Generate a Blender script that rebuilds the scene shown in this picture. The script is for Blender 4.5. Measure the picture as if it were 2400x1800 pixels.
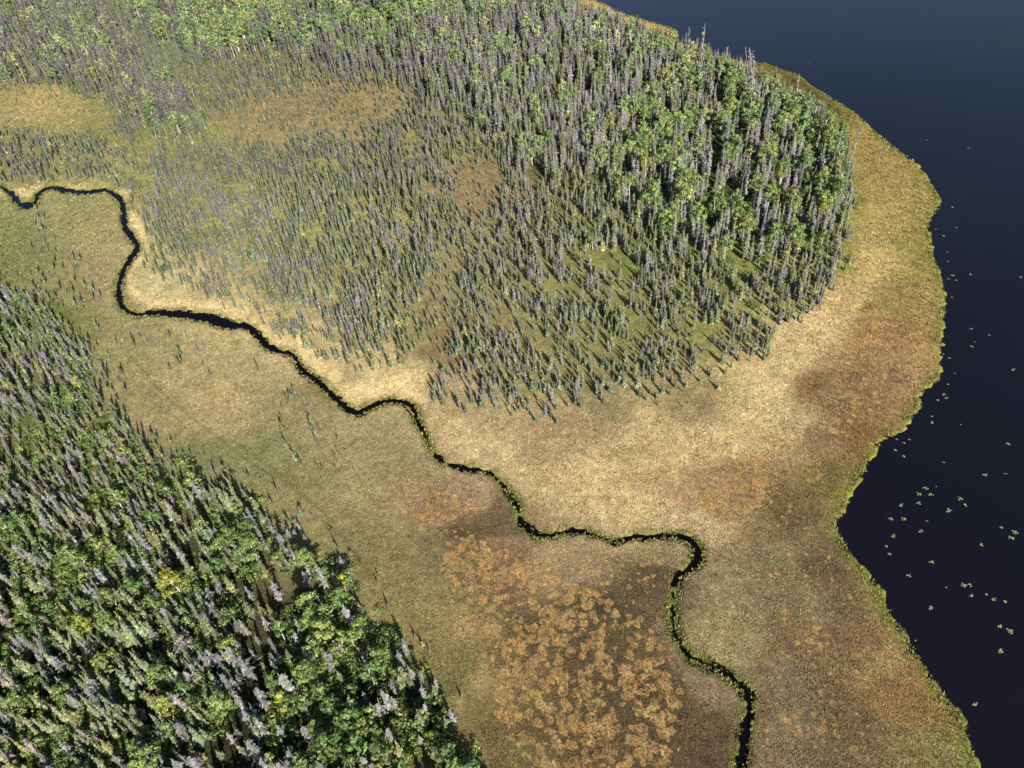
import bpy, math, random
import numpy as np
from mathutils import Matrix

for o in list(bpy.data.objects):
    bpy.data.objects.remove(o)
SC = bpy.context.scene
COL = SC.collection
R = math.radians

# ---------------------------------------------------------------- camera
H = 170.0                       # metres above the bog
FPX, CX, CY = 1800.0, 1200.0, 900.0   # pinhole model of the 2400x1800 photograph
down = np.array([170.0, -1800.0, FPX]); down /= np.linalg.norm(down)
fwd = np.array([0, 0, 1.0]) - (-down) * (-down)[2]; fwd /= np.linalg.norm(fwd)
_f = lambda v: np.array([v[0], v[1], -v[2]])
Zr, Yr = _f(-down), _f(fwd); Xr = np.cross(Yr, Zr)
RM = np.stack([Xr, Yr, Zr])     # world = RM @ camera
cam = bpy.data.cameras.new('camera'); cam_o = bpy.data.objects.new('camera', cam); COL.objects.link(cam_o)
cam.sensor_width = 36.0; cam.lens = FPX / 2400.0 * 36.0; cam.clip_start = 1.0; cam.clip_end = 20000.0
m4 = Matrix.Identity(4)
for i in range(3):
    for j in range(3):
        m4[i][j] = RM[i, j]
m4[2][3] = H
cam_o.matrix_world = m4
SC.camera = cam_o

# ---------------------------------------------------------------- sky, sun, exposure
SUN_ELEV, SHADOW_AZ = 31.5, 22.0       # shadows fall 22 degrees to the left of straight ahead
w = bpy.data.worlds.new('World'); SC.world = w; w.use_nodes = True
nt = w.node_tree; nt.nodes.clear()
sky = nt.nodes.new('ShaderNodeTexSky'); sky.sky_type = 'NISHITA'; sky.sun_disc = False
sky.sun_elevation = R(SUN_ELEV); sky.sun_rotation = R(180 - SHADOW_AZ); sky.air_density = 1.0; sky.dust_density = 2.2; sky.ozone_density = 4.0
bg = nt.nodes.new('ShaderNodeBackground'); bg.inputs['Strength'].default_value = 0.062
wo = nt.nodes.new('ShaderNodeOutputWorld')
nt.links.new(sky.outputs[0], bg.inputs[0]); nt.links.new(bg.outputs[0], wo.inputs[0])
sl = bpy.data.lights.new('sun', 'SUN'); sl.energy = 4.8; sl.angle = R(0.5); sl.color = (1.0, 0.93, 0.82)
so = bpy.data.objects.new('sun', sl); COL.objects.link(so)
so.rotation_euler = (R(90 - SUN_ELEV), 0, R(SHADOW_AZ))
SC.view_settings.view_transform = 'Standard'; SC.view_settings.look = 'None'
SC.view_settings.exposure = 1.32; SC.view_settings.gamma = 1.0
SC.render.engine = 'CYCLES'
SC.cycles.max_bounces = 5; SC.cycles.diffuse_bounces = 2; SC.cycles.transparent_max_bounces = 4

# ---------------------------------------------------------------- helpers
rng = np.random.default_rng(7)
random.seed(7)
D = 2400.0 / 2212.0             # the reading scale of the traced points

def at(px, py, z=0.0):
    """points on the level z that the photograph shows at pixels px, py"""
    px, py = np.asarray(px, float), np.asarray(py, float)
    v = np.stack([px - CX, CY - py, np.full_like(px, -FPX)], -1) @ RM.T
    t = (z - H) / v[..., 2]
    return np.stack([v[..., 0] * t, v[..., 1] * t], -1)

def pix(x, y, z=0.0):
    p = np.stack([x, y, np.broadcast_to(np.asarray(z, float) - H, np.shape(x))], -1) @ RM
    d = np.maximum(-p[..., 2], 1.0)
    return CX + FPX * p[..., 0] / d, CY - FPX * p[..., 1] / d

_ntab = [np.random.default_rng(100 + i).random((256, 256)) for i in range(8)]
def vnoise(x, y, s, k=0):
    """smooth value noise, feature size s metres"""
    t = _ntab[k]; u, v = x / s + 1000.0, y / s + 1000.0
    i, j = np.floor(u).astype(int), np.floor(v).astype(int); a, b = u - i, v - j
    a, b = a * a * (3 - 2 * a), b * b * (3 - 2 * b)
    g = lambda p, q: t[p & 255, q & 255]
    return (g(i, j) * (1 - a) + g(i + 1, j) * a) * (1 - b) + (g(i, j + 1) * (1 - a) + g(i + 1, j + 1) * a) * b
def fnoise(x, y, s, k=0, n=3):
    return sum(vnoise(x, y, s / 2 ** q, (k + q) % 8) * 0.5 ** q for q in range(n)) / sum(0.5 ** q for q in range(n))

def lin(c):
    c = np.asarray(c, float) / 255.0
    return np.where(c <= 0.04045, c / 12.92, ((c + 0.055) / 1.055) ** 2.4)

def smooth_line(p, n=6):
    p = np.asarray(p, float); P = np.vstack([2 * p[0] - p[1], p, 2 * p[-1] - p[-2]]); out = []
    for i in range(1, len(P) - 2):
        for t in np.arange(n) / n:
            a, b, c, d = P[i - 1:i + 3]
            out.append(0.5 * (2 * b + (c - a) * t + (2 * a - 5 * b + 4 * c - d) * t * t + (3 * b - a - 3 * c + d) * t ** 3))
    out.append(p[-1]); return np.array(out)

def inside(px, py, poly):
    r = np.zeros(np.shape(px), bool); q = np.roll(poly, -1, 0)
    for (x0, y0), (x1, y1) in zip(poly, q):
        if y0 != y1:
            r ^= ((y0 > py) != (y1 > py)) & (px < (x1 - x0) * (py - y0) / (y1 - y0) + x0)
    return r

def seg_dist(x, y, line, closed=False):
    a = np.asarray(line, float); b = np.roll(a, -1, 0)
    if not closed: a, b = a[:-1], b[:-1]
    d2 = np.full(np.shape(x), 1e18)
    for (x0, y0), (x1, y1) in zip(a, b):
        ex, ey = x1 - x0, y1 - y0; L = ex * ex + ey * ey + 1e-9
        t = np.clip(((x - x0) * ex + (y - y0) * ey) / L, 0, 1)
        np.minimum(d2, (x - x0 - t * ex) ** 2 + (y - y0 - t * ey) ** 2, out=d2)
    return np.sqrt(d2)

def mesh_np(name, V, T, C=None, mats=(), MI=None, smooth=False):
    me = bpy.data.meshes.new(name); T = np.asarray(T, np.int32); k = T.shape[1]
    me.vertices.add(len(V)); me.vertices.foreach_set('co', np.asarray(V, np.float32).ravel())
    me.loops.add(T.size); me.loops.foreach_set('vertex_index', T.ravel())
    me.polygons.add(len(T)); me.polygons.foreach_set('loop_start', np.arange(len(T), dtype=np.int32) * k)
    for m in mats: me.materials.append(m)
    if MI is not None: me.polygons.foreach_set('material_index', np.asarray(MI, np.int32))
    if smooth: me.polygons.foreach_set('use_smooth', np.ones(len(T), bool))
    me.update(calc_edges=True)
    if C is not None:
        a = me.color_attributes.new('tint', 'FLOAT_COLOR', 'POINT')
        a.data.foreach_set('color', np.concatenate([C, np.ones((len(C), 1))], 1).astype(np.float32).ravel())
    return me

def link(name, me, parent=None, **props):
    o = bpy.data.objects.new(name, me); COL.objects.link(o)
    if parent is not None: o.parent = parent
    for k, v in props.items(): o[k] = v
    return o

# ---------------------------------------------------------------- materials
def base_mat(name):
    m = bpy.data.materials.new(name); m.use_nodes = True; n = m.node_tree; n.nodes.clear()
    return m, n, n.nodes.new('ShaderNodeOutputMaterial')
def N(n, t, **kw):
    o = n.nodes.new(t)
    for k, v in kw.items():
        if k in o.inputs: o.inputs[k].default_value = v
        else: setattr(o, k, v)
    return o
def plant_mat(name, trans=0.25, grain=0.5, scale=3.0, rough=0.8):
    """tint attribute x object colour x fine mottling; leaves let some light through"""
    m, n, out = base_mat(name); L = n.links.new
    at_ = N(n, 'ShaderNodeAttribute', attribute_name='tint'); oi = N(n, 'ShaderNodeObjectInfo')
    mu = N(n, 'ShaderNodeMix', data_type='RGBA', blend_type='MULTIPLY'); mu.inputs[0].default_value = 1
    L(at_.outputs['Color'], mu.inputs[6]); L(oi.outputs['Color'], mu.inputs[7])
    tc = N(n, 'ShaderNodeNewGeometry'); nz = N(n, 'ShaderNodeTexNoise'); nz.inputs['Scale'].default_value = scale; nz.inputs['Detail'].default_value = 3
    L(tc.outputs['Position'], nz.inputs['Vector'])
    mr = N(n, 'ShaderNodeMapRange'); mr.inputs[1].default_value = .3; mr.inputs[2].default_value = .7; mr.inputs[3].default_value = 1 - grain; mr.inputs[4].default_value = 1 + grain
    L(nz.outputs[0], mr.inputs[0])
    m2 = N(n, 'ShaderNodeMix', data_type='RGBA', blend_type='MULTIPLY'); m2.inputs[0].default_value = 1
    L(mu.outputs[2], m2.inputs[6]); L(mr.outputs[0], m2.inputs[7])
    df = N(n, 'ShaderNodeBsdfPrincipled'); df.inputs['Roughness'].default_value = rough; df.inputs['Specular IOR Level'].default_value = 0.25
    L(m2.outputs[2], df.inputs['Base Color'])
    if trans:
        tr = N(n, 'ShaderNodeBsdfTranslucent'); L(m2.outputs[2], tr.inputs[0])
        mx = N(n, 'ShaderNodeMixShader'); mx.inputs[0].default_value = trans
        L(df.outputs[0], mx.inputs[1]); L(tr.outputs[0], mx.inputs[2]); L(mx.outputs[0], out.inputs[0])
    else:
        L(df.outputs[0], out.inputs[0])
    return m
M_NEEDLE = plant_mat('needles', 0.12, 0.35, 2.0)
M_LEAF = plant_mat('leaves', 0.3, 0.35, 1.6, 0.6)
M_BARK = plant_mat('bark', 0.0, 0.4, 4.0, 0.9)
M_TWIG = plant_mat('lichened_twigs', 0.0, 0.35, 2.5, 0.9)
M_GRASS = plant_mat('grass_blades', 0.25, 0.3, 0.8)
M_PAD = plant_mat('lily_leaf', 0.1, 0.25, 3.0, 0.45)

def ground_mat():
    m, n, out = base_mat('bog_ground'); L = n.links.new
    col = N(n, 'ShaderNodeAttribute', attribute_name='tint'); pat = N(n, 'ShaderNodeAttribute', attribute_name='patch')
    g = N(n, 'ShaderNodeNewGeometry')
    def noise(s, d, r=.6, w=0):
        z = N(n, 'ShaderNodeTexNoise'); z.inputs['Scale'].default_value = s; z.inputs['Detail'].default_value = d; z.inputs['Roughness'].default_value = r; z.inputs['Distortion'].default_value = w
        L(g.outputs['Position'], z.inputs['Vector']); return z
    def rng_(src, a, b, c, d):
        r = N(n, 'ShaderNodeMapRange'); r.inputs[1].default_value = a; r.inputs[2].default_value = b; r.inputs[3].default_value = c; r.inputs[4].default_value = d
        L(src, r.inputs[0]); return r.outputs[0]
    def mul(c, f):
        x = N(n, 'ShaderNodeMix', data_type='RGBA', blend_type='MULTIPLY'); x.inputs[0].default_value = 1
        L(c, x.inputs[6]); L(f, x.inputs[7]); return x.outputs[2]
    # sphagnum hummocks: round pale orange cushions between dark wet hollows where the patch attribute says so
    wn = noise(0.5, 2)
    vm = N(n, 'ShaderNodeVectorMath', operation='MULTIPLY_ADD'); L(wn.outputs[1], vm.inputs[0]); vm.inputs[1].default_value = (2.6, 2.6, 0); L(g.outputs['Position'], vm.inputs[2])
    vo = N(n, 'ShaderNodeTexVoronoi'); vo.inputs['Scale'].default_value = 0.5; vo.feature = 'SMOOTH_F1'; vo.inputs['Smoothness'].default_value = .35; L(vm.outputs[0], vo.inputs['Vector'])
    big = noise(0.09, 3)
    a = N(n, 'ShaderNodeMath', operation='MULTIPLY_ADD'); L(vo.outputs['Distance'], a.inputs[0]); a.inputs[1].default_value = -1.15
    bb = N(n, 'ShaderNodeMath', operation='MULTIPLY_ADD'); L(big.outputs[0], bb.inputs[0]); bb.inputs[1].default_value = 1.15; bb.inputs[2].default_value = -0.14; L(bb.outputs[0], a.inputs[2])
    fine = noise(1.7, 4, .7)
    c2 = N(n, 'ShaderNodeMath', operation='MULTIPLY_ADD'); L(fine.outputs[0], c2.inputs[0]); c2.inputs[1].default_value = .5; L(a.outputs[0], c2.inputs[2])
    d2 = N(n, 'ShaderNodeMath', operation='MULTIPLY_ADD'); L(pat.outputs['Fac'], d2.inputs[0]); d2.inputs[1].default_value = .62; d2.inputs[2].default_value = -.62
    e2 = N(n, 'ShaderNodeMath', operation='ADD'); L(c2.outputs[0], e2.inputs[0]); L(d2.outputs[0], e2.inputs[1])
    mask = rng_(e2.outputs[0], -.02, .06, 0, 1)
    mixo = N(n, 'ShaderNodeMix', data_type='RGBA'); L(mask, mixo.inputs[0])
    hol = N(n, 'ShaderNodeMix', data_type='RGBA', blend_type='MULTIPLY'); L(rng_(pat.outputs['Fac'], .15, .8, 0, .5), hol.inputs[0]); L(col.outputs['Color'], hol.inputs[6]); hol.inputs[7].default_value = (.46, .48, .50, 1)
    L(hol.outputs[2], mixo.inputs[6]); cm_ = N(n, 'ShaderNodeMix', data_type='RGBA'); L(rng_(noise(.35, 3).outputs[0], .35, .65, 0, 1), cm_.inputs[0]); cm_.inputs[6].default_value = (.25, .145, .045, 1); cm_.inputs[7].default_value = (.24, .16, .07, 1)
    L(cm_.outputs[2], mixo.inputs[7])
    c = mixo.outputs[2]
    c = mul(c, rng_(noise(0.22, 4, .65, .4).outputs[0], .3, .7, .7, 1.3))
    n1 = noise(1.1, 5, .75, 1.5)
    c = mul(c, rng_(n1.outputs[0], .32, .7, .42, 1.62))
    hue = noise(0.45, 3)
    hs = N(n, 'ShaderNodeHueSaturation'); L(rng_(hue.outputs[0], .3, .7, .478, .522), hs.inputs['Hue']); hs.inputs['Saturation'].default_value = 1.0; L(c, hs.inputs['Color'])
    p = N(n, 'ShaderNodeBsdfPrincipled'); p.inputs['Roughness'].default_value = .95; p.inputs['Specular IOR Level'].default_value = .1
    L(hs.outputs[0], p.inputs['Base Color'])
    bp = N(n, 'ShaderNodeBump'); bp.inputs['Strength'].default_value = 0.9; bp.inputs['Distance'].default_value = .35; L(n1.outputs[0], bp.inputs['Height']); L(bp.outputs[0], p.inputs['Normal'])
    L(p.outputs[0], out.inputs[0]); return m
M_GROUND = ground_mat()

def water_mat(name, base, rough, bump, scale, spec=.5):
    m, n, out = base_mat(name); L = n.links.new
    p = N(n, 'ShaderNodeBsdfPrincipled'); p.inputs['Base Color'].default_value = (*base, 1); p.inputs['Roughness'].default_value = rough; p.inputs['IOR'].default_value = 1.33; p.inputs['Specular IOR Level'].default_value = spec; p.inputs['Specular Tint'].default_value = (1, .84, .97, 1)
    g = N(n, 'ShaderNodeNewGeometry'); z = N(n, 'ShaderNodeTexNoise'); z.inputs['Scale'].default_value = scale; z.inputs['Detail'].default_value = 4; L(g.outputs['Position'], z.inputs['Vector'])
    b = N(n, 'ShaderNodeBump'); b.inputs['Strength'].default_value = bump; b.inputs['Distance'].default_value = .1; L(z.outputs[0], b.inputs['Height']); L(b.outputs[0], p.inputs['Normal'])
    if bump > .08:   # cat's paws: broad patches where the breeze roughens the surface
        z2 = N(n, 'ShaderNodeTexNoise'); z2.inputs['Scale'].default_value = .012; z2.inputs['Detail'].default_value = 5; z2.inputs['Distortion'].default_value = 1.2; L(g.outputs['Position'], z2.inputs['Vector'])
        mr = N(n, 'ShaderNodeMapRange'); mr.inputs[1].default_value = .35; mr.inputs[2].default_value = .7; mr.inputs[3].default_value = .05; mr.inputs[4].default_value = .3
        L(z2.outputs[0], mr.inputs[0]); L(mr.outputs[0], p.inputs['Roughness'])
    L(p.outputs[0], out.inputs[0]); return m
M_LAKE = water_mat('lake_water', (.0032, .0029, .0042), .12, .10, .8, .72)
M_CREEK = water_mat('creek_water', (.002, .0018, .002), .15, .05, 1.2, .22)

# ---------------------------------------------------------------- traced outlines (photo pixels, 2400 wide)
def crop(x0, y0, k, pts): return [(x0 + x / k, y0 + y / k) for x, y in pts]
K = 2212 / 800.0
SHORE = [(1330, -160), (1375, -40), (1396, 0), (1421, 13), (1459, 33), (1519, 52), (1562, 63), (1586, 74), (1588, 85), (1572, 92)] + \
    crop(1600, 0, K, [(20, 292), (130, 330), (280, 380), (440, 405), (520, 410), (640, 455), (740, 490), (850, 570), (1000, 660), (1130, 750), (1260, 870), (1400, 980), (1530, 1080), (1600, 1190), (1650, 1260), (1665, 1340), (1600, 1430), (1595, 1500), (1618, 1600)]) + \
    crop(1600, 600, K, [(1620, 0), (1660, 90), (1690, 180), (1705, 270), (1700, 350), (1685, 420), (1680, 560), (1675, 680), (1665, 790), (1640, 820), (1570, 870), (1540, 920), (1535, 990), (1470, 1070), (1400, 1160), (1310, 1190), (1240, 1270), (1190, 1370), (1120, 1480), (1070, 1610)]) + \
    crop(1600, 1200, K, [(1040, 0), (1000, 100), (1040, 200), (1110, 300), (1180, 380), (1240, 450), (1290, 520), (1330, 620), (1370, 700), (1440, 780), (1480, 880), (1550, 970), (1610, 1060), (1690, 1190), (1760, 1260), (1810, 1320), (1840, 1440), (1880, 1550), (1925, 1659), (1990, 1800), (2050, 2000)])
CREEK = crop(0, 0, K, [(-260, 1160), (-120, 1190), (0, 1215), (60, 1250), (110, 1300), (140, 1330), (200, 1335), (235, 1310), (245, 1270), (290, 1235), (350, 1222), (450, 1240), (550, 1250), (640, 1240), (700, 1240), (750, 1275), (790, 1320), (805, 1380), (805, 1440), (830, 1510), (880, 1570), (890, 1610), (868, 1655)]) + \
    crop(0, 600, K, [(810, 80), (785, 150), (770, 230), (780, 310), (830, 360), (890, 385), (960, 375), (1030, 370), (1100, 380), (1200, 385), (1280, 395), (1350, 405), (1420, 430), (1500, 450), (1590, 455), (1650, 490), (1700, 550), (1740, 590), (1820, 620), (1890, 640), (1930, 690), (1960, 740), (2040, 800), (2110, 860), (2180, 930)]) + \
    crop(800, 600, K, [(60, 1005), (110, 1015), (170, 995), (240, 960), (310, 945), (400, 950), (450, 975), (480, 1020), (495, 1080), (530, 1140), (560, 1200), (575, 1250), (620, 1300), (660, 1340), (720, 1360), (800, 1380), (880, 1390), (960, 1405), (1010, 1440), (1060, 1500), (1100, 1560), (1140, 1610)]) + \
    crop(800, 1200, K, [(1150, 5), (1155, 60), (1210, 110), (1270, 150), (1330, 155), (1420, 140), (1500, 125), (1570, 130), (1640, 155), (1720, 180), (1800, 190), (1880, 170), (1980, 165), (2060, 155), (2130, 160)]) + \
    crop(1600, 1200, K, [(0, 165), (50, 190), (88, 230), (100, 280), (80, 330), (40, 370), (0, 395), (-40, 440), (-58, 510), (-58, 590), (-65, 690), (-50, 780), (-20, 850), (10, 905), (60, 950), (130, 980), (210, 1010), (270, 1040), (330, 1090), (390, 1140), (425, 1200), (435, 1280), (420, 1360), (405, 1440), (385, 1540), (375, 1600), (365, 1659), (340, 1900), (360, 2200)])
CW = [(0, 440, 13), (60, 480, 22), (100, 460, 14), (240, 448, 15), (290, 500, 20), (320, 570, 22), (280, 680, 20), (330, 735, 16), (430, 742, 24), (510, 756, 34), (570, 765, 22), (620, 800, 19), (690, 835, 16), (740, 890, 20), (830, 960, 22), (900, 945, 17), (960, 960, 18), (980, 1000, 16), (1010, 1060, 11), (1080, 1090, 11), (1150, 1110, 8), (1200, 1165, 10), (1225, 1230, 12), (1260, 1255, 15), (1340, 1247, 10), (1440, 1265, 9), (1560, 1257, 10), (1620, 1275, 17), (1632, 1305, 27), (1600, 1345, 14), (1580, 1400, 12), (1582, 1490, 13), (1605, 1545, 15), (1670, 1565, 11), (1725, 1605, 14), (1755, 1660, 17), (1745, 1740, 22), (1732, 1800, 22)]
cc = smooth_line(CREEK, 5); cwp = np.array(CW, float)
wd = 1 / (((cc[:, None, :] - cwp[None, :, :2]) ** 2).sum(-1) + 300.0) ** 2
cwid = (wd * cwp[:, 2]).sum(1) / wd.sum(1)
tn = np.gradient(cc, axis=0); tn /= np.linalg.norm(tn, axis=1)[:, None]; nr = np.stack([-tn[:, 1], tn[:, 0]], 1)
wob = 1 + .35 * (np.interp(np.arange(len(cc)), np.arange(0, len(cc) + 3, 3), np.random.default_rng(5).random(len(np.arange(0, len(cc) + 3, 3)))) - .5)
cwid = cwid * np.where(cc[:, 1] < 1100, .7, .9)
b1 = cc + nr * (cwid * wob * .5)[:, None]; b2 = cc - nr * (cwid * wob * .5)[:, None]
creek_poly = np.vstack([at(b1[:, 0], b1[:, 1]), at(b2[:, 0], b2[:, 1])[::-1]])
shore_px = smooth_line(SHORE, 4)
shore = at(shore_px[:, 0], shore_px[:, 1])
lake_poly = np.vstack([shore, [[shore[-1, 0] + 30, -400], [4000, -600], [4000, 5000], [shore[0, 0] + 900, 5000], [shore[0, 0] + 60, shore[0, 1] + 400]]])

def water_sdf(x, y):
    """metres to the nearest water's edge, negative over water (lake and creek apart)"""
    out = []
    for poly in (lake_poly, creek_poly):
        d = seg_dist(x, y, poly, True); out.append(np.where(inside(x, y, poly), -d, d))
    return out

# ---------------------------------------------------------------- ground colour, traced on the photograph (2212-wide readings)
GC = [(100,220,175,150,85),(60,330,150,140,75),(200,270,155,145,75),(650,200,160,134,84),(820,230,160,135,80),(560,280,160,138,82),(400,310,158,150,76),(330,230,132,140,66),(1050,400,155,126,76),(960,760,148,118,72),(1000,560,154,140,78),(200,385,150,145,80),(250,500,165,150,88),(100,450,150,143,80),(50,540,130,132,68),(310,540,180,165,100),(340,620,195,175,112),(540,670,205,178,112),(680,790,210,182,118),(820,820,205,178,112),(230,600,168,145,92),(150,620,152,140,78),(300,740,158,145,86),(400,800,178,152,95),(480,870,178,152,94),(600,880,162,144,88),(700,830,150,125,78),(430,980,132,134,78),(560,1010,142,138,80),(700,1100,158,142,88),(800,950,168,150,98),(850,1010,158,140,88),(980,860,185,158,100),(1000,960,200,170,115),(1300,880,152,132,82),(1500,870,158,136,82),(1200,930,180,150,98),(1300,1000,212,178,115),(1450,980,218,182,118),(1650,850,220,190,122),(1780,700,222,188,122),(1860,560,205,172,95),(1900,450,178,150,72),(1930,390,168,142,70),(1850,320,175,145,66),(1760,250,105,95,40),(1700,190,105,88,38),(1640,155,125,105,45),(1560,125,190,158,72),(1400,65,200,158,72),(1270,15,200,158,80),(1960,650,165,138,72),(1990,560,158,138,58),(1920,730,186,140,80),(1880,830,172,132,80),(1800,850,160,124,78),(1740,850,152,114,62),(1700,930,200,168,108),(1780,960,165,130,82),(1850,950,158,116,58),(1640,1030,165,130,80),(1560,1060,190,150,95),(1500,1120,205,172,118),(1350,1110,200,168,110),(1700,1090,128,104,58),(1800,1050,138,118,55),(1000,1070,172,142,98),(920,1090,170,135,86),(1000,1150,110,90,55),(1060,1120,112,92,58),(920,1200,142,126,76),(850,1150,152,134,82),(1200,1220,180,150,102),(1100,1230,150,115,72),(1150,1350,112,92,56),(1300,1310,98,84,50),(1400,1280,108,86,56),(1450,1200,165,140,92),(1300,1450,112,90,55),(1100,1450,145,115,64),(1000,1380,172,142,84),(950,1330,165,140,80),(900,1380,142,128,68),(970,1480,126,118,58),(1040,1500,165,140,80),(1090,1600,136,116,62),(720,1165,150,135,80),(800,1260,148,132,76),(870,1340,145,130,70),(950,1425,142,126,66),(330,910,165,145,90),(285,840,154,140,80),(610,1075,152,138,82),(1620,900,218,186,120),(1560,960,215,182,118),(1700,770,222,190,122),(1400,930,200,170,110),(1820,640,208,176,104),(1250,1600,118,94,56),(1120,1640,130,115,60),(1500,1560,112,88,54),(1530,1620,104,82,52),(1420,1500,110,88,54),(1540,1480,150,125,82),(1700,1250,148,128,80),(1620,1280,160,142,92),(1800,1230,122,98,60),(1600,1380,172,150,95),(1750,1400,146,116,70),(1850,1350,150,115,70),(1920,1300,158,142,72),(1950,1450,168,138,76),(1700,1500,140,118,80),(1660,1600,150,125,82),(1850,1550,130,102,60),(1960,1520,165,126,66),(1780,1620,140,115,74),(2030,1600,150,138,70),
      # forest floors, the darkest with shade between the trees put into the colour
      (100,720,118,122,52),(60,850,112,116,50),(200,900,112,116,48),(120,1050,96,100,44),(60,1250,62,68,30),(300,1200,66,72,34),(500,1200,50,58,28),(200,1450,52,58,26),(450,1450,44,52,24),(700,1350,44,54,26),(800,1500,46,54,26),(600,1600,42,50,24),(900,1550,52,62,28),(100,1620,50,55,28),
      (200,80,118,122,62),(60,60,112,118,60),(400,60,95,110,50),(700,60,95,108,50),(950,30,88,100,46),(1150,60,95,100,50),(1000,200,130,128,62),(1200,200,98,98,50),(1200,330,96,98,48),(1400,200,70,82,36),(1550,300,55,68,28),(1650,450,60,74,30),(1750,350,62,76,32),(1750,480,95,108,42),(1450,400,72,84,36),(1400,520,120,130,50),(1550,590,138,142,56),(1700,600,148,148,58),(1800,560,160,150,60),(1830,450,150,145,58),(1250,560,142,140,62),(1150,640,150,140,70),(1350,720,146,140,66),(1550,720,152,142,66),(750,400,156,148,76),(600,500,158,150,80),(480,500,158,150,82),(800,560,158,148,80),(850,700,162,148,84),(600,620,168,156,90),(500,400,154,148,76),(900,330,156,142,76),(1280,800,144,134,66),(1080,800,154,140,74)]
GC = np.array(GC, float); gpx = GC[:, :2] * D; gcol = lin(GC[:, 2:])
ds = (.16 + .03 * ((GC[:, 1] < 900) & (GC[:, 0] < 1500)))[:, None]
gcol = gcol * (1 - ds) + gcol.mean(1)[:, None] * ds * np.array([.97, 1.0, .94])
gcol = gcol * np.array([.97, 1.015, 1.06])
RW, RH = 300, 225               # raster of the frame with a margin, 10 px a cell
rx, ry = np.meshgrid(np.linspace(-300, 2700, RW), np.linspace(-225, 2025, RH))
num = np.zeros((RH, RW, 3)); den = np.zeros((RH, RW))
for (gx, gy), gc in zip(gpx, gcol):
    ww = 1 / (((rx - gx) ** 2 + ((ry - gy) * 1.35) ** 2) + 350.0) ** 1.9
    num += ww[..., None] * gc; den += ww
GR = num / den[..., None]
def look(ras, px, py):
    u = np.clip((px + 300) / 3000 * (RW - 1), 0, RW - 1.001); v = np.clip((py + 225) / 2250 * (RH - 1), 0, RH - 1.001)
    i, j = u.astype(int), v.astype(int); a, b = u - i, v - j
    if ras.ndim == 3: a, b = a[..., None], b[..., None]
    return (ras[j, i] * (1 - a) + ras[j, i + 1] * a) * (1 - b) + (ras[j + 1, i] * (1 - a) + ras[j + 1, i + 1] * a) * b
def blur(a, n):
    for _ in range(n):
        p = np.pad(a, 1, mode='edge'); a = (p[1:-1, 1:-1] * 2 + p[:-2, 1:-1] + p[2:, 1:-1] + p[1:-1, :-2] + p[1:-1, 2:]) / 6
    return a
def zone(pts, soft=2):
    q = np.array(pts, float) * D
    return blur(inside(rx, ry, q).astype(float), soft)
def warped(x, y, amp=6.0):
    """pixel of a ground point, shifted by noise so that traced borders come out ragged"""
    u = x + (fnoise(x, y, 14, 0) - .5) * 2 * amp; v = y + (fnoise(x, y, 14, 3) - .5) * 2.4 * amp
    return pix(u, v)
# pale straw on the outer bank of the creek
PALEB = zone([(-60,392),(0,397),(50,408),(100,398),(190,401),(245,394),(280,415),(305,470),(318,530),(300,575),(282,635),(310,652),(400,652),(480,662),(560,680),(605,715),(665,750),(705,785),(745,828),(790,832),(860,822),(935,832),(938,852),(880,862),(800,866),(760,880),(700,825),(640,770),(580,740),(540,710),(440,685),(320,676),(262,655),(258,600),(298,530),(270,450),(233,418),(120,410),(80,424),(20,430),(-60,415)], 1) * .85
PALEB = np.maximum(PALEB, zone([(930,870),(960,940),(1000,975),(1080,1010),(1120,1060),(1160,1120),(1260,1130),(1400,1140),(1500,1130),(1400,1060),(1200,1010),(1050,950),(980,890)], 4) * .35)
SPOT = zone([(1860,650),(1892,648),(1898,670),(1866,674)], 1) * .8
GR = GR * (1 - SPOT[..., None]) + SPOT[..., None] * lin([120, 92, 42])
GR = GR * (1 - PALEB[..., None]) + PALEB[..., None] * lin([226, 202, 146])
# sphagnum hummock zones
PATCH = np.zeros((RH, RW))
for pts, s in (([(930,1130),(1080,1180),(1200,1230),(1330,1290),(1400,1330),(1450,1420),(1480,1560),(1450,1680),(1150,1680),(1080,1560),(1030,1400),(960,1250)], .95),
               ([(870,1080),(960,1040),(1040,1080),(1000,1130),(900,1130)], .8), ([(1540,1010),(1640,970),(1700,1010),(1690,1080),(1560,1120),(1450,1110),(1450,1050)], 1.0),
               ([(1840,720),(1960,660),(1990,760),(1940,860),(1850,950),(1760,980),(1790,880)], .62), ([(1690,1280),(1760,1290),(1750,1330),(1690,1320)], .6),
               ([(960,1180),(1080,1200),(1060,1290),(980,1260)], .9), ([(1900,1560),(2000,1600),(1980,1659),(1880,1659)], .5), ([(1130,1180),(1480,1190),(1440,1290),(1200,1280)], .55), ([(1560,1180),(1800,1200),(1950,1480),(2060,1660),(1650,1660),(1600,1400)], .4), ([(960,860),(1500,960),(1700,900),(1800,700),(1950,600),(1990,800),(1850,1000),(1700,1180),(1250,1120)], .33)):
    PATCH = np.maximum(PATCH, zone(pts, 4) * s)
TRAIL = np.array([(280,770),(300,790),(335,830),(365,865),(400,890),(430,915),(470,945),(500,970),(540,1000),(590,1030),(640,1060),(680,1090),(720,1130),(760,1190),(800,1240)], float) * D
TRAILS = [at(TRAIL[:, 0], TRAIL[:, 1])]
for q in ([(470,945),(520,965),(570,1000),(620,1040),(660,1080)], [(1540,1190),(1580,1215),(1630,1235)], [(1000,1010),(960,1060),(930,1090)]):
    q = np.array(q, float) * D; TRAILS.append(at(q[:, 0], q[:, 1]))

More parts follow.
